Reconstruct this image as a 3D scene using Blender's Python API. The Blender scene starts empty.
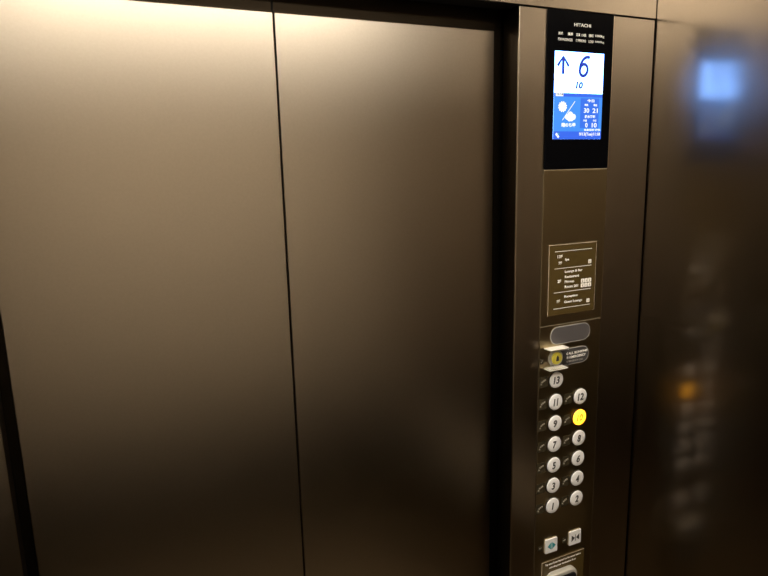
import bpy, bmesh, math, random
from mathutils import Vector, Matrix
random.seed(4)
S = bpy.context.scene
COL = S.collection
CAMZ = 1.8                      # camera height; panel heights below are given relative to it

# ------------------------------------------------------------------ materials
def mat(name, color=(.5, .5, .5), metallic=0., rough=.5, emit=None, strength=0., coat=0., coat_rough=.1,
        grain=None, ior=1.5, transmission=0., alpha=1.0, spec=.5):
    m = bpy.data.materials.new(name); m.use_nodes = True
    nt = m.node_tree; b = nt.nodes['Principled BSDF']
    b.inputs['Base Color'].default_value = (*color, 1)
    b.inputs['Metallic'].default_value = metallic
    b.inputs['Roughness'].default_value = rough
    b.inputs['IOR'].default_value = ior
    b.inputs['Specular IOR Level'].default_value = spec
    b.inputs['Transmission Weight'].default_value = transmission
    b.inputs['Alpha'].default_value = alpha
    b.inputs['Coat Weight'].default_value = coat
    b.inputs['Coat Roughness'].default_value = coat_rough
    if emit:
        b.inputs['Emission Color'].default_value = (*emit, 1)
        b.inputs['Emission Strength'].default_value = strength
    if grain:
        sc, amt, bump = grain
        tc = nt.nodes.new('ShaderNodeTexCoord'); mp = nt.nodes.new('ShaderNodeMapping')
        mp.inputs['Scale'].default_value = sc
        nz = nt.nodes.new('ShaderNodeTexNoise'); nz.inputs['Scale'].default_value = 1.0
        nz.inputs['Detail'].default_value = 4
        nt.links.new(tc.outputs['Object'], mp.inputs['Vector']); nt.links.new(mp.outputs['Vector'], nz.inputs['Vector'])
        mr = nt.nodes.new('ShaderNodeMapRange')
        mr.inputs['To Min'].default_value = 1 - amt; mr.inputs['To Max'].default_value = 1 + amt
        nt.links.new(nz.outputs['Fac'], mr.inputs['Value'])
        mx = nt.nodes.new('ShaderNodeVectorMath'); mx.operation = 'SCALE'
        mx.inputs[0].default_value = color
        nt.links.new(mr.outputs['Result'], mx.inputs['Scale'])
        nt.links.new(mx.outputs['Vector'], b.inputs['Base Color'])
        if bump:
            bp = nt.nodes.new('ShaderNodeBump'); bp.inputs['Strength'].default_value = bump
            bp.inputs['Distance'].default_value = .001
            nt.links.new(nz.outputs['Fac'], bp.inputs['Height']); nt.links.new(bp.outputs['Normal'], b.inputs['Normal'])
    return m

def metal(name, color, rough, haze=0., haze_rough=.5, grain=260, amt=.05, bump=.02, wide='GGX'):
    """satin coated sheet: a Beckmann lobe, with a little of a wider lobe for the haze round bright reflections"""
    m = bpy.data.materials.new(name); m.use_nodes = True; nt = m.node_tree; nt.nodes.clear()
    out = nt.nodes.new('ShaderNodeOutputMaterial')
    g = nt.nodes.new('ShaderNodeBsdfAnisotropic'); g.distribution = 'BECKMANN'; g.inputs['Roughness'].default_value = rough
    h = nt.nodes.new('ShaderNodeBsdfAnisotropic'); h.distribution = wide; h.inputs['Roughness'].default_value = haze_rough
    mx = nt.nodes.new('ShaderNodeMixShader'); mx.inputs['Fac'].default_value = haze
    tc = nt.nodes.new('ShaderNodeTexCoord'); nz = nt.nodes.new('ShaderNodeTexNoise')
    nz.inputs['Scale'].default_value = grain; nz.inputs['Detail'].default_value = 4
    mr = nt.nodes.new('ShaderNodeMapRange'); mr.inputs['To Min'].default_value = 1-amt; mr.inputs['To Max'].default_value = 1+amt
    sc = nt.nodes.new('ShaderNodeVectorMath'); sc.operation = 'SCALE'; sc.inputs[0].default_value = color
    bp = nt.nodes.new('ShaderNodeBump'); bp.inputs['Strength'].default_value = bump; bp.inputs['Distance'].default_value = .001
    L = nt.links.new
    L(tc.outputs['Object'], nz.inputs['Vector']); L(nz.outputs['Fac'], mr.inputs['Value']); L(mr.outputs['Result'], sc.inputs['Scale'])
    L(nz.outputs['Fac'], bp.inputs['Height'])
    for n in (g, h): L(sc.outputs['Vector'], n.inputs['Color']); L(bp.outputs['Normal'], n.inputs['Normal'])
    L(g.outputs[0], mx.inputs[1]); L(h.outputs[0], mx.inputs[2]); L(mx.outputs[0], out.inputs['Surface'])
    return m

M = {
 'bronze':   metal('bronze_coated_steel', (.465, .405, .325), .34, .008, .5),
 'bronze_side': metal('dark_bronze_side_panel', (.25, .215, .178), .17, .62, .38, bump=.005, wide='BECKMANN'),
 'gold':     metal('satin_gold_bronze', (.42, .345, .21), .40, .01, .55, grain=400),
 'plate':    mat('brown_sign_face', (.075, .048, .012), 0, .45, spec=.3),
 'edge':     mat('thin_bright_highlight', (.75, .65, .5), 1, .3),
 'jamb':     mat('jamb_brown', (.022, .016, .010), 1, .4),
 'rubber':   mat('black_rubber', (.008, .008, .008), 0, .8, spec=.2),
 'glass':    mat('black_glass', (.002, .002, .0025), 0, .15, spec=.03),
 'print':    mat('white_print', (1.0, .96, .88), 0, .6),
 'printd':   mat('dim_white_print', (.50, .47, .42), 0, .6),
 'rule':     mat('tan_rule', (.55, .45, .32), 0, .5),
 'white':    mat('white_button_plastic', (.88, .86, .84), 0, .3, spec=.5),
 'ink':      mat('dark_engraved_numeral', (.05, .045, .04), 0, .6),
 'teal':     mat('teal_symbol', (.03, .30, .33), 0, .5),
 'lens':     mat('grey_lens', (.095, .085, .083), 0, .35),
 'lensd':    mat('dark_grey_lens', (.06, .055, .052), 0, .35),
 'lensrim':  mat('lens_rim', (.42, .40, .36), .0, .35),
 'mark':     mat('tactile_mark', (.22, .19, .14), .0, .45),
 'markline': mat('tactile_outline', (.040, .031, .016), .0, .5, spec=.2),
 'seamm':    mat('dim_seam_light', (.26, .22, .15), 0, .5),
 'markedge': mat('dull_edge_highlight', (.28, .235, .16), 1, .45),
 'ringm':    mat('dark_button_ring', (.03, .026, .02), .5, .4),
 'lit':      mat('lit_yellow_button', (.9, .7, .1), 0, .4, (2.6, 1.05, .04), 1.0),
 'litink':   mat('amber_numeral', (.35, .25, .02), 0, .5, (.22, .20, .01), .8),
 'yellow':   mat('yellow_plastic', (.85, .72, .08), 0, .35),
 'acryl':    mat('clear_acrylic', (1, 1, 1), 0, .03, transmission=1, ior=1.12),
 'frost':    mat('frosted_acrylic_edge', (.92, .88, .78), 0, .35),
 'chrome':   mat('satin_chrome', (.80, .76, .68), 1, .3),
 'silver':   mat('silver_painted_plastic', (.82, .78, .68), .45, .38),
 'blackpl':  mat('black_plastic', (.012, .012, .014), 0, .3),
 'rear':     mat('rear_wall_laminate', (.44, .385, .31), 0, .55, grain=((3, 3, 60), .08, 0)),
 'rearlow':  mat('rear_wall_lower', (.014, .010, .006), 0, .6, spec=.2),
 'floor':    mat('floor_carpet', (.17, .13, .08), 0, .9, grain=((150, 150, 150), .4, .3), spec=.1),
 'ceil':     mat('ceiling_panel', (.55, .5, .43), 0, .6),
 'rail':     mat('handrail_metal', (.60, .53, .42), .6, .4),
 'lamp':     mat('lamp_diffuser', (.9, .9, .9), 0, .5, (1., .93, .82), 15.),
 # what the display shows: self-lit
 's_white':  mat('screen_white', (0, 0, 0), 0, .3, (1.7, 4.0, 11.), 1.0),
 's_wtext':  mat('screen_white_text', (0, 0, 0), 0, .3, (.95, .98, 1.), 1.1),
 's_bar':    mat('screen_bar_blue', (0, 0, 0), 0, .3, (.04, .14, .8), 1.0),
 's_sky':    mat('screen_light_blue', (0, 0, 0), 0, .3, (.06, .29, .9), 1.0),
 's_box':    mat('screen_box_blue', (0, 0, 0), 0, .3, (.04, .17, .80), 1.0),
 's_ink':    mat('screen_blue_ink', (0, 0, 0), 0, .3, (.025, .05, .42), 1.0),
 's_grey':   mat('screen_grey_ink', (0, 0, 0), 0, .3, (.03, .03, .05), 1.0),
 's_sun':    mat('screen_sun', (0, 0, 0), 0, .3, (1., .96, .85), 1.2),
 's_green':  mat('screen_green', (0, 0, 0), 0, .3, (.12, .5, .3), 1.0),
}

# ------------------------------------------------------------------ helpers
def link(name, me, m, parent=None, smooth=False):
    o = bpy.data.objects.new(name, me); COL.objects.link(o)
    if m: me.materials.append(M[m] if isinstance(m, str) else m)
    if parent:
        o.parent = parent
        off = parent_world(parent)
        me.transform(Matrix.Translation(-off))
    if smooth:
        for p in me.polygons: p.use_smooth = True
    return o

def parent_world(o):
    v = Vector((0, 0, 0))
    while o: v += o.location; o = o.parent
    return v

def from_bm(bm, name):
    bmesh.ops.recalc_face_normals(bm, faces=bm.faces)
    me = bpy.data.meshes.new(name); bm.to_mesh(me); bm.free(); return me

def add_box(bm, x0, x1, y0, y1, z0, z1, bev=0, seg=2):
    r = bmesh.ops.create_cube(bm, size=1)
    vs = r['verts']
    for v in vs:
        v.co = Vector(((x0+x1)/2 + v.co.x*(x1-x0), (y0+y1)/2 + v.co.y*(y1-y0), (z0+z1)/2 + v.co.z*(z1-z0)))
    if bev:
        es = {e for v in vs for e in v.link_edges}
        bmesh.ops.bevel(bm, geom=list(es), offset=bev, segments=seg, profile=.5, affect='EDGES')

def box(name, x0, x1, y0, y1, z0, z1, m, parent=None, bev=0):
    bm = bmesh.new(); add_box(bm, x0, x1, y0, y1, z0, z1, bev); return link(name, from_bm(bm, name), m, parent)

def boxes(name, lst, m, parent=None, bev=0):
    bm = bmesh.new()
    for b in lst: add_box(bm, *b, bev)
    return link(name, from_bm(bm, name), m, parent)

def prism(name, pts, y0, y1, m, parent=None, bev=0):
    """outline in x,z extruded from y1 (back) to y0 (front)"""
    bm = bmesh.new()
    vs = [bm.verts.new((x, y1, z)) for x, z in pts]
    f = bm.faces.new(vs)
    r = bmesh.ops.extrude_face_region(bm, geom=[f])
    nv = [g for g in r['geom'] if isinstance(g, bmesh.types.BMVert)]
    for v in nv: v.co.y = y0
    if bev:
        es = [e for e in bm.edges if all(abs(v.co.y - y0) < 1e-7 for v in e.verts)]
        bmesh.ops.bevel(bm, geom=es, offset=bev, segments=3, profile=.5, affect='EDGES')
    return link(name, from_bm(bm, name), m, parent)

def stadium(cx, cz, w, h, n=12, r=None):
    r = r or h/2; pts = []
    for (sx, sz, a0) in ((1, 1, 0), (-1, 1, 90), (-1, -1, 180), (1, -1, 270)):
        for k in range(n+1):
            a = math.radians(a0 + 90*k/n)
            pts.append((cx + sx*(w/2 - r) + r*math.cos(a), cz + sz*(h/2 - r) + r*math.sin(a)))
    out = []
    for p in pts:
        if not out or (abs(p[0]-out[-1][0]) + abs(p[1]-out[-1][1])) > 1e-6: out.append(p)
    if abs(out[0][0]-out[-1][0]) + abs(out[0][1]-out[-1][1]) < 1e-6: out.pop()
    return out

def lathe_y(name, cx, cz, prof, m, parent=None, n=40, y0=0):
    """profile (radius, y) revolved round an axis along y through cx, cz"""
    bm = bmesh.new(); rings = []
    for r, y in prof:
        if r < 1e-7: rings.append([bm.verts.new((cx, y0+y, cz))])
        else: rings.append([bm.verts.new((cx + r*math.cos(2*math.pi*k/n), y0+y, cz + r*math.sin(2*math.pi*k/n))) for k in range(n)])
    for a, b in zip(rings, rings[1:]):
        for k in range(n):
            k2 = (k+1) % n
            if len(a) == 1: bm.faces.new((a[0], b[k], b[k2]))
            elif len(b) == 1: bm.faces.new((a[k], b[0], a[k2]))
            else: bm.faces.new((a[k], b[k], b[k2], a[k2]))
    return link(name, from_bm(bm, name), m, parent, smooth=True)

def tube(name, pts, r, m, parent=None, n=16):
    bm = bmesh.new(); rings = []
    for i, p in enumerate(pts):
        p = Vector(p); a = Vector(pts[max(i-1, 0)]); b = Vector(pts[min(i+1, len(pts)-1)])
        d = (b-a).normalized(); u = d.orthogonal().normalized() if abs(d.z) > .9 else d.cross(Vector((0, 0, 1))).normalized()
        w = d.cross(u)
        rings.append([bm.verts.new(p + u*r*math.cos(2*math.pi*k/n) + w*r*math.sin(2*math.pi*k/n)) for k in range(n)])
    for a, b in zip(rings, rings[1:]):
        for k in range(n): bm.faces.new((a[k], a[(k+1) % n], b[(k+1) % n], b[k]))
    bm.faces.new(rings[0]); bm.faces.new(rings[-1])
    return link(name, from_bm(bm, name), m, parent, smooth=True)

def text(name, s, cx, cz, h, y, m, parent=None, width=None, align='CENTER', shear=0, bold=0, depth=.0003):
    """lettering facing the car (-y); h is cap height, width squeezes to an exact width; cx is centre or left edge"""
    cu = bpy.data.curves.new(name, 'FONT'); cu.body = s; cu.size = 1; cu.resolution_u = 3
    cu.shear = shear; cu.offset = bold
    o = bpy.data.objects.new('tmp', cu); COL.objects.link(o)
    dg = bpy.context.evaluated_depsgraph_get()
    me = bpy.data.meshes.new_from_object(o.evaluated_get(dg))
    bpy.data.objects.remove(o); bpy.data.curves.remove(cu)
    bm = bmesh.new(); bm.from_mesh(me); bpy.data.meshes.remove(me)
    xs = [v.co.x for v in bm.verts]; ys = [v.co.y for v in bm.verts]
    x0, x1, z0, z1 = min(xs), max(xs), min(ys), max(ys)
    kz = h/(z1-z0); kx = kz if width is None else width/(x1-x0)
    for v in bm.verts:
        X = (v.co.x-x0)*kx if align == 'LEFT' else (v.co.x-(x0+x1)/2)*kx
        v.co = Vector((cx+X, y, cz+(v.co.y-(z0+z1)/2)*kz))
    r = bmesh.ops.extrude_face_region(bm, geom=list(bm.faces))
    for g in r['geom']:
        if isinstance(g, bmesh.types.BMVert): g.co.y -= depth
    me = from_bm(bm, name)
    return link(name, me, m, parent)

def thing(name, label, cat, loc, group=None):
    o = bpy.data.objects.new(name, None); COL.objects.link(o); o.location = loc; o.empty_display_size = .05
    o['label'] = label; o['category'] = cat
    if group: o['group'] = group
    return o
def struct(o): o['kind'] = 'structure'; return o
Z = lambda z: CAMZ + z

# ------------------------------------------------------------------ the car shell
XL, XR, YB, H = -.514, 1.1153, -1.42, 2.42
JL, JR = -.158, .7595                    # opening
HT = Z(.2974)                            # underside of the header
T = .004
wf = struct(box('wall_front', XL-.003, XR-.0012, 0, T, HT+.0012, H, 'bronze', bev=.0010))
# return panels beside the opening (the right one is pierced only by the flush control column)
box('return_panel', JR, XR-.0035, 0, T, 0, HT-.0012, 'bronze', wf, bev=.0011)
box('return_panel', XL, JL, 0, T, 0, HT-.0012, 'bronze', wf, bev=.0011)
box('jamb', JR+.0015, JR+.02, .0045, .051, 0, HT, 'jamb', wf)
box('jamb', JL-.02, JL-.0015, .0045, .051, 0, HT, 'jamb', wf)
box('header_soffit', JL-.02, JR+.02, .0045, .046, HT+.001, HT+.02, 'rubber', wf)
box('gap_backing', XL, JL-.021, .0045, .02, 0, H, 'rubber', wf)
box('gap_backing', JR+.021, XR+.03, .0045, .02, 0, H, 'rubber', wf)
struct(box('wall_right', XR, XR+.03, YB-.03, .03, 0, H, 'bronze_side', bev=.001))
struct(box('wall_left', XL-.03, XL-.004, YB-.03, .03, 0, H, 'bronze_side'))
wb = struct(box('wall_back', XL, XR, YB-.03, YB, .9, H, 'rear'))
box('lower_panel', XL, XR, YB-.029, YB+.004, .0, .895, 'rearlow', wb)
struct(box('floor', XL, XR, YB, .0, -.02, 0, 'floor'))
struct(box('ceiling', XL-.03, XR+.03, YB-.03, .06, H, H+.03, 'ceil'))
struct(box('trim_1', JL-.3, JR+.3, .001, .11, -.02, .0, 'rail'))       # door sill

# ------------------------------------------------------------------ the two sliding door panels
YD = .055
def door(n, x0, x1, side):
    top = Z(.2479*1.055)
    d = struct(box('door_%d' % n, x0, x1, YD, YD+.008, .004, top, 'bronze', bev=.0016))
    bx0, bx1 = (x0-.12, x1-.0005) if side < 0 else (x0+.0005, x1+.12)
    box('door_core', bx0, bx1, YD+.0085, YD+.035, .004, HT+.08, 'jamb', d)
    xe = x1 if side < 0 else x0
    box('edge_seal', xe-.001 if side < 0 else xe-.0012, xe+.0012 if side < 0 else xe+.001, YD+.009, YD+.03, .006, HT+.07, 'rubber', d)
    return d
SEAM = .3006
door(1, -.1455, SEAM-.0013, -1)
door(2, SEAM+.0013, .7417, 1)

# ------------------------------------------------------------------ control panel
PX0, PX1 = .8248, .9935
PF = -.0022                      # front of the plates
cp = thing('control_panel', 'tall bronze lift control panel with white round floor buttons, right of the doors', 'control panel', (.91, 0, 0))
box('upper_plate', PX0, PX1, PF, -.0002, Z(-.3347), Z(-.0092), 'gold', cp, bev=.0007)
box('lower_plate', PX0, PX1, PF, -.0002, 0, Z(-.3360), 'gold', cp, bev=.0007)
box('seam_light', PX0+.0004, PX1-.0004, PF-.0002, -.0003, Z(-.33575), Z(-.33495), 'seamm', cp)  # pale strips stand in for light showing at the seams
box('seam_light', PX0+.0004, PX1-.0004, PF-.0001, -.0003, Z(-.0092), Z(-.0084), 'rule', cp)
box('edge_highlight', PX1, PX1+.0007, PF-.0002, -.0003, 0, Z(-.0092), 'markedge', cp)  # added strips draw the light caught along both plate edges
box('edge_highlight', PX0-.0007, PX0, PF-.0002, -.0003, 0, Z(-.0092), 'markedge', cp)
# speaker / status lenses
o1 = prism('status_lens', stadium(.9075, Z(-.3597), .1085, .0365), PF-.0012, PF+.0003, 'lens', cp, bev=.0006)
o1['label'] = 'blank grey oval lens'
prism('rim', stadium(.9075, Z(-.3597), .1112, .0394), PF-.0008, PF+.0004, 'lensrim', o1)
o2 = prism('status_lens', stadium(.9060, Z(-.4115), .1085, .0350), PF-.0012, PF+.0003, 'lensd', cp, bev=.0006)
o2['label'] = 'dark oval lens with small white lettering'
prism('rim', stadium(.9060, Z(-.4115), .1112, .0377), PF-.0008, PF+.0004, 'lensrim', o2)
text('lettering', 'CALL BLINKING', .9275, Z(-.4045), .0055, PF-.00125, 'print', o2, width=.060, bold=.02)
text('lettering', 'IN EMERGENCY', .9255, Z(-.4135), .0055, PF-.00125, 'print', o2, width=.053, bold=.02)
text('lettering', 'EMERGENCY CALL', .9225, Z(-.4225), .0035, PF-.00125, 'printd', o2, width=.047)

def dots(parent, lst, r):
    for x, z in lst:
        bm = bmesh.new(); bmesh.ops.create_icosphere(bm, subdivisions=2, radius=r, matrix=Matrix.Translation((x, PF-.0005, z)))
        link('raised_dot', from_bm(bm, 'raised_dot'), 'mark', parent, smooth=True)
def tact(parent, bx, bz):
    t = prism('tactile_plate', stadium(bx-.0340, bz, .0220, .0240, 3, r=.001), PF-.0007, PF+.0002, 'markline', parent, bev=.0002)
    dots(t, [(bx+dx, bz+dz) for dx, dz in ((-.0400, -.0045), (-.0375, .0005), (-.0335, .0025), (-.0295, .0040))], .0023)

BUT = {}
R0 = .0190
for n in range(1, 14):
    bx = .8708 if n % 2 else .9408
    bz = Z(-.7588 + .0498*((n-1)//2)) if n < 13 else Z(-.4590)
    lit = n == 10
    b = lathe_y('floor_button', bx, bz, [(R0-.0008, .0006), (R0-.0008, -.0026), (R0-.0016, -.0036), (R0*.8, -.0044), (R0*.4, -.0049), (0, -.0050)],
                'lit' if lit else 'white', cp, y0=PF)
    if lit: b['label'] = 'lit yellow floor button numbered 10'
    lathe_y('button_ring', bx, bz, [(R0-.0006, .0005), (R0-.0006, -.0014), (R0+.0002, -.0018), (R0+.0010, -.0014), (R0+.0010, .0005)], 'ringm', b, y0=PF)
    w = .0165 if n > 9 else .0095
    if n == 11: w = .0130
    if n == 1: w = .0050
    text('numeral', str(n), bx-.0018, bz+.0005, .0165, PF-.0049, 'litink' if lit else 'ink', b, width=w, shear=.15, bold=.02, depth=.0007)
    tact(cp, bx, bz)
# square open / close buttons
for nm, bx, lab, mm in (('door_open_button', .8702, 'white square button with teal arrows pointing outward', 'teal'),
                        ('door_close_button', .9408, 'white square button with black arrows pointing inward', 'ink')):
    bz = Z(-.8590)
    b = prism(nm, stadium(bx, bz, .0340, .0348, 4, r=.0015), PF-.0035, PF+.0003, 'white', cp, bev=.0007)
    b['label'] = lab
    bm = bmesh.new(); yy = PF-.0036
    if mm == 'teal':
        tris = [[(-.0115, 0), (-.0022, .0085), (-.0022, -.0085)], [(.0115, 0), (.0022, -.0085), (.0022, .0085)]]
        bars = [(-.0008, .0008, -.0085, .0085)]
    else:
        tris = [[(-.0115, .0080), (-.0115, -.0080), (-.0018, 0)], [(.0115, -.0080), (.0115, .0080), (.0018, 0)]]
        bars = [(-.0006, .0006, -.0080, .0080)]
    for t in tris:
        vs = [bm.verts.new((bx+x, yy, bz+z)) for x, z in t]
        f = bm.faces.new(vs); r = bmesh.ops.extrude_face_region(bm, geom=[f])
        for g in r['geom']:
            if isinstance(g, bmesh.types.BMVert): g.co.y -= .0004
    for (a, c, d, e) in bars: add_box(bm, bx+a, bx+c, yy-.0004, yy, bz+d, bz+e)
    link('arrow_symbol', from_bm(bm, 'arrow_symbol'), mm, b)
    t = prism('tactile_plate', stadium(bx-.0305, bz, .0120, .0120, 3, r=.001), PF-.0007, PF+.0002, 'markline', cp, bev=.0002)
    dots(t, [(bx-.0325, bz), (bx-.0285, bz+.001)], .0017)

# emergency call button under its clear cover
eb = lathe_y('emergency_button', .8675, Z(-.4085), [(.0134, .0005), (.0134, -.006), (.0124, -.0075), (.007, -.0080), (0, -.0082)], 'yellow', cp, y0=PF)
eb['label'] = 'yellow emergency call button under a clear cover'
lathe_y('button_ring', .8675, Z(-.4085), [(.0136, .0004), (.0136, -.004), (.0175, -.004), (.0190, .0004)], 'lensrim', eb, y0=PF)
prism('bell_symbol', [(.8675-.0045, Z(-.4135)), (.8675+.0030, Z(-.4135)), (.8675+.0022, Z(-.4055)), (.8675-.0005, Z(-.4015)), (.8675-.0035, Z(-.4055))],
      PF-.0090, PF-.0078, 'ink', eb)
cx0, cx1, cz0, cz1, cd = .8370, .8865, Z(-.4295), Z(-.3825), .0205
bm = bmesh.new(); vs = []
cov_o = [(cx0, PF), (cx0, PF-cd), (cx1, PF-cd), (cx1, PF), (cx1-.0014, PF), (cx1-.0014, PF-cd+.0015), (cx0+.0014, PF-cd+.0015), (cx0+.0014, PF)]
f = bm.faces.new([bm.verts.new((x, y, cz0+.0026)) for x, y in cov_o])
for g in bmesh.ops.extrude_face_region(bm, geom=[f])['geom']:
    if isinstance(g, bmesh.types.BMVert): g.co.z = cz1-.0026
cov = link('clear_cover', from_bm(bm, 'clear_cover'), 'acryl', cp)
cov['label'] = 'clear box cover with pale frosted top and bottom'
box('cover_edge', cx0, cx1, PF-cd, PF, cz1-.0025, cz1, 'frost', cov, bev=.0004)
box('cover_edge', cx0, cx1, PF-cd, PF, cz0, cz0+.0025, 'frost', cov, bev=.0004)
t = prism('tactile_plate', stadium(.8280+.0030, Z(-.412), .0090, .0120, 3, r=.001), PF-.0007, PF+.0002, 'markline', cp, bev=.0002)
dots(t, [(.8290, Z(-.4135)), (.8325, Z(-.4105))], .0016)

def ring_mesh(name, x0, x1, a0, a1, w, flat, b0, b1, m, parent, bev=0):
    """one connected rectangular frame; flat='xz' faces the car, flat='xy' lies on the ceiling"""
    bm = bmesh.new()
    o = [(x0, a0), (x1, a0), (x1, a1), (x0, a1)]; n = [(x0+w, a0+w), (x1-w, a0+w), (x1-w, a1-w), (x0+w, a1-w)]
    P = (lambda p, b: (p[0], b, p[1])) if flat == 'xz' else (lambda p, b: (p[0], p[1], b))
    V = [[bm.verts.new(P(p, b)) for p in ps] for b in (b0, b1) for ps in (o, n)]
    for k in range(4):
        l = (k+1) % 4
        for A, B in ((0, 1), (1, 3), (3, 2), (2, 0)): bm.faces.new((V[A][k], V[A][l], V[B][l], V[B][k]))
    return link(name, from_bm(bm, name), m, parent)
def frame(name, x0, x1, z0, z1, w, y, m, parent):
    return ring_mesh(name, x0, x1, z0, z1, w, 'xz', y-.0005, y, m, parent)

# ------------------------------------------------------------------ floor directory sign
ds = thing('directory_sign', 'thin brown floor directory sign with white lettering, fixed above the round buttons', 'sign', (.909, PF, Z(-.3135)))
SY = PF-.0018
DX = -.0028
box('sign_plate', .8448+DX, .9731+DX, SY, PF-.0001, Z(-.3135), Z(-.1628), 'plate', ds)
def angle(name, x0, x1, z0, z1, w, parent):      # bright line along the left and top edges, one piece
    prism(name, [(x0, z0), (x0+w, z0), (x0+w, z1-w), (x1, z1-w), (x1, z1), (x0, z1)], SY-.0004, SY, 'rule', parent)
angle('sign_border', .8442+DX, .9731+DX, Z(-.3141), Z(-.1622), .0012, ds)
box('sign_edge', .9731+DX, .9736+DX, SY-.0002, PF-.0001, Z(-.3135), Z(-.1630), 'rule', ds)
for zz in (-.1770, -.2132, -.2646, -.2996):
    box('rule_line', .8602+DX, .9607+DX, SY-.0003, SY, Z(zz)-.0005, Z(zz)+.0005, 'print', ds)
def sl(s, x, z, h=.0058, w=None, shear=0): text('lettering', s, x+DX, Z(z), h*1.08, SY, 'print', ds, width=w, align='LEFT', shear=shear, bold=.035)
sl('13F', .8670, -.1880, .0062, .0135); sl('7F', .8700, -.2022, .0062, .0095)
sl('Spa', .8870, -.1962, .0060, .0115)
sl('Lounge & Bar', .8880, -.2222, .0065, .0480); sl('Restaurant', .8882, -.2328, .0055, .0390)
sl('Fitness', .8884, -.2435, .0055, .0260); sl('Room 201', .8886, -.2545, .0055, .0370)
sl('2F', .8690, -.2405, .0062, .0095); sl('1F', .8688, -.2840, .0062, .0085)
sl('Reception', .8884, -.2762, .0060, .0370); sl('Guest Lounge', .8886, -.2880, .0065, .0500)
def picto(cx, cz, s=.0085):
    cx += DX; p = prism('pictogram', stadium(cx, Z(cz), s, s, 3, r=.0012), SY-.0003, SY, 'print', ds)
    bm = bmesh.new()
    add_box(bm, cx-s*.05, cx+s*.09, SY-.0006, SY-.0003, Z(cz)-s*.34, Z(cz)+s*.12)
    bmesh.ops.create_icosphere(bm, subdivisions=1, radius=s*.08, matrix=Matrix.Translation((cx, SY-.0003, Z(cz)+s*.27)))
    link('figure', from_bm(bm, 'figure'), 'plate', p)
picto(.9560, -.2045); picto(.9550, -.2905)
for r_, zz in enumerate((-.2455, -.2555)):
    for k in range(3): picto(.9375+.0100*k, zz, .0088)

# ------------------------------------------------------------------ key-card reader at the foot of the panel
cr = thing('card_reader', 'silver-topped black card reader below the square door buttons', 'card reader', (.909, PF, Z(-1.07)))
box('reader_plate', .8475+DX, .9732+DX, SY, PF-.0001, Z(-1.07), Z(-.8980), 'plate', cr)
angle('plate_border', .8470+DX, .9738+DX, Z(-1.0705), Z(-.8972), .0013, cr)
text('lettering', 'Tap one of your keycard on the sensor before', .9075, Z(-.9070), .0062, SY, 'print', cr, width=.106, bold=.03)
text('lettering', 'selecting your destination floor', .9065, Z(-.9168), .0056, SY, 'print', cr, width=.080, bold=.03)
prism('reader_body', stadium(.8990, Z(-.9885), .0850, .1220, 8, r=.018), SY-.0135, SY, 'silver', cr, bev=.004)
prism('reader_face', stadium(.9010, Z(-.9910), .0700, .1090, 8, r=.012), SY-.0160, SY-.0130, 'blackpl', cr, bev=.0015)

# ------------------------------------------------------------------ display
dp = thing('floor_display', 'black framed lit display showing an up arrow and 6, above the floor buttons', 'display', (.91, 0, Z(-.0086)))
box('display_bezel', PX0+.0003, PX1-.0003, PF-.001, -.0001, Z(-.0083), Z(.2952), 'glass', dp, bev=.0006)
box('side_highlight', PX1-.0002, PX1+.0012, PF-.0012, -.0001, Z(-.0083), Z(.2952), 'edge', dp)  # added bright strip draws the highlight down the display's right edge
BY = PF-.001
text('maker_name', 'HITACHI', .9115, Z(.2712), .0062, BY, 'print', dp, width=.043, bold=.02)
for s, x0, x1 in (('用途', .8505, .8625), ('乗用', .8745, .8870), ('定員', .8955, .9060), ('15名', .9095, .9210), ('積載', .9280, .9410), ('1000kg', .9455, .9690)):
    text('rating_text', s, (x0+x1)/2, Z(.2530), .0060, BY, 'print', dp, width=x1-x0, bold=.03)
for s, x0, x1 in (('FOR PASSENGER', .8505, .8870), ('15 PERSONS', .8955, .9210), ('LOAD', .9280, .9410), ('1000kg', .9455, .9690)):
    text('rating_text', s, (x0+x1)/2, Z(.2420), .0052, BY, 'print', dp, width=x1-x0, bold=.012)
SX0, SX1, SZ0, SZ1 = .8440, .9700, .0515, .2200
scr = box('screen', SX0, SX1, BY-.0003, BY, Z(SZ0), Z(SZ1), 's_white', dp)
L1 = BY-.0006; L2 = BY-.0009; L3 = BY-.0012
def q(name, x0, x1, z0, z1, m, y=L1, yb=None): return box(name, x0, x1, y, (yb if yb is not None else y+.0003), Z(z0), Z(z1), m, scr)
q('screen_bar', SX0, SX1, .1345, .1415, 's_bar')
q('weather_pane', SX0, SX1, .0670, .1345, 's_sky')
q('screen_bar', SX0, SX1, SZ0, .0670, 's_bar')
q('label_box', .8480, .8670, .1350, .1425, 's_wtext', L2)
text('screen_text', '天気予報', .8575, Z(.1388), .0045, L2, 's_grey', scr, width=.017)
q('forecast_box', .9125, .9615, .0735, .1325, 's_box', L2)
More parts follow.
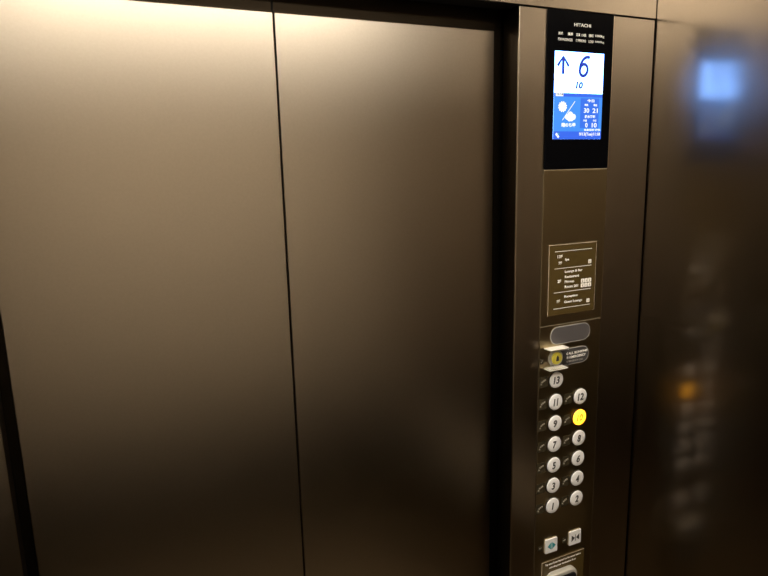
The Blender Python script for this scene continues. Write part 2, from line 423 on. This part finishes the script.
# up arrow, floor number and destination
sw = .0066
prism('up_arrow', [(.8650-sw/2, Z(.177)), (.8650+sw/2, Z(.177)), (.8650+sw/2, Z(.2028)), (.8770, Z(.1900)), (.8812, Z(.1946)), (.8650, Z(.2128)),
                   (.8488, Z(.1946)), (.8530, Z(.1900)), (.8650-sw/2, Z(.2028))], L1, L1+.0003, 's_ink', scr)
def ribbon(name, pts, w, y, m, parent):
    """a pen stroke of even width along pts"""
    P = [Vector((a, b)) for a, b in pts]; Lp, Rp = [], []
    for k, p in enumerate(P):
        d = (P[min(k+1, len(P)-1)] - P[max(k-1, 0)]).normalized(); nn = Vector((-d.y, d.x))*w/2
        Lp.append(p+nn); Rp.append(p-nn)
    bm = bmesh.new()
    A = [bm.verts.new((p.x, y, Z(p.y))) for p in Lp]; B = [bm.verts.new((p.x, y, Z(p.y))) for p in Rp]
    for k in range(len(P)-1): bm.faces.new((A[k], A[k+1], B[k+1], B[k]))
    for g in bmesh.ops.extrude_face_region(bm, geom=list(bm.faces))['geom']:
        if isinstance(g, bmesh.types.BMVert): g.co.y -= .0002
    return link(name, from_bm(bm, name), m, parent)
six = []
for k in range(13):                      # the hook and stem, then round the bowl
    t = k/12; six.append(((1-t)**3*.9330 + 3*(1-t)**2*t*.9235 + 3*(1-t)*t*t*.9085 + t**3*.9075,
                          (1-t)**3*.2105 + 3*(1-t)**2*t*.2160 + 3*(1-t)*t*t*.2060 + t**3*.1870))
for k in range(1, 31):
    a = math.radians(180 + 365*k/30); six.append((.9175+.0100*math.cos(a)+.0012*math.sin(a), .1868+.0112*math.sin(a)))
ribbon('screen_text', six, .0064, L1, 's_ink', scr)
text('screen_text', '10', .9075, Z(.1572), .0140, L1, 's_grey', scr, width=.0190, shear=.15, bold=.055)
# weather symbols
pts = []
for k in range(24):
    a = 2*math.pi*k/24; r = .0118 if k % 2 else .0088
    pts.append((.8662+r*math.cos(a), Z(.1150)+r*math.sin(a)*.95))
prism('sun_symbol', pts, L2, L2+.0003, 's_sun', scr)
bm = bmesh.new()
for (dx, dz, r) in ((0, .0025, .0070), (-.0080, -.0015, .0052), (.0085, -.001, .0058), (-.002, -.004, .0060), (.0035, -.004, .0055)):
    vs = [bm.verts.new((.8865+dx+r*math.cos(2*math.pi*k/20), L2, Z(.0965)+dz+r*math.sin(2*math.pi*k/20))) for k in range(20)]
    bm.faces.new(vs)
    L2 -= .00002
link('cloud_symbol', from_bm(bm, 'cloud'), 's_wtext', scr)
prism('slash_symbol', [(.8655, Z(.0885)), (.8672, Z(.0885)), (.8985, Z(.1260)), (.8968, Z(.1260))], L2, L2+.0003, 's_wtext', scr)
def st(s, x, z, h, w, m='s_wtext', bold=.015): text('screen_text', s, x, Z(z), h, L3, m, scr, width=w, bold=bold)
L3 = L2-.0004
st('晴のち曇', .8822, .0795, .0085, .036, bold=.03)
st('今日', .9385, .1277, .0060, .0190, bold=.03)
st('最高', .9270, .1193, .0045, .0095, bold=.02); st('最低', .9510, .1193, .0045, .0095, bold=.02)
st('30', .9280, .1085, .0092, .0140); st('21', .9510, .1085, .0092, .0140)
st('降水確率', .9380, .0965, .0058, .0270, bold=.03)
st('午前', .9250, .0885, .0045, .0095, bold=.02); st('午後', .9510, .0885, .0045, .0095, bold=.02)
st('0', .9290, .0795, .0092, .0060); st('10', .9500, .0795, .0092, .0130)
st('気象情報 提供', .9450, .0700, .0045, .0440, bold=.02)
st('9/13(Tue)11:18', .9385, .0608, .0080, .0560)
st('◆', .8520, .0610, .0070, .0065); st('◆', .8560, .0568, .0065, .0065)
q('status_symbol', .8565, .8590, .0610, .0640, 's_green', L3)

# ------------------------------------------------------------------ behind the camera: handrails and lamps (seen in the metal)
def rail(pts, brs, lab):
    t = thing('handrail', lab, 'handrail', pts[0])
    tube('rail', pts, .014, 'rail', t)
    for b in brs: tube('bracket', b, .008, 'rail', t, 10)
zr = .86
rail([(XR-.05, -1.30, zr), (XR-.05, -.22, zr)], [[(XR-.05, y, zr), (XR, y, zr)] for y in (-1.15, -.40)], 'satin metal handrail along the right wall, seen only as a streak in the doors')
rail([(XL+.12, YB+.05, zr), (XR-.15, YB+.05, zr)], [[(x, YB+.05, zr), (x, YB+.004, zr)] for x in (XL+.3, XR-.35)], 'satin metal handrail along the back wall behind the viewer')

def lamp(cx, cy, w, d, lab):
    t = thing('ceiling_light', lab, 'ceiling light', (cx, cy, H), 'flat ceiling lights')
    ring_mesh('lamp_frame', cx-w/2-.02, cx+w/2+.02, cy-d/2-.02, cy+d/2+.02, .02, 'xy', H-.012, H-.0005, 'rail', t)
    box('lamp_diffuser', cx-w/2+.001, cx+w/2-.001, cy-d/2+.001, cy+d/2-.001, H-.008, H-.0006, 'lamp', t)
lamp(.31, -.98, 1.50, .18, 'long flat ceiling light at the back of the car, out of view')
lamp(.30, -.50, .9, .3, 'short flat ceiling light added over the middle of the car, out of view')  # unseen lamp, added and sized to brighten the white buttons

# ------------------------------------------------------------------ world, camera, view
w = bpy.data.worlds.new('World'); S.world = w; w.use_nodes = True
w.node_tree.nodes['Background'].inputs['Color'].default_value = (0, 0, 0, 1)
cam = bpy.data.cameras.new('Camera'); co = bpy.data.objects.new('Camera', cam); COL.objects.link(co)
co.location = (0, -1, CAMZ)
co.rotation_euler = (1.3798661, .02480045, -.43944078)
cam.sensor_width = 36; cam.sensor_fit = 'HORIZONTAL'; cam.lens = 611.85*36/768; cam.clip_start = .01
S.camera = co
S.view_settings.view_transform = 'Standard'; S.view_settings.look = 'None'
S.view_settings.gamma = 1; S.view_settings.use_curve_mapping = False; S.view_settings.exposure = 0.15
S.cycles.max_bounces = 10; S.cycles.glossy_bounces = 6
S.cycles.use_denoising = True
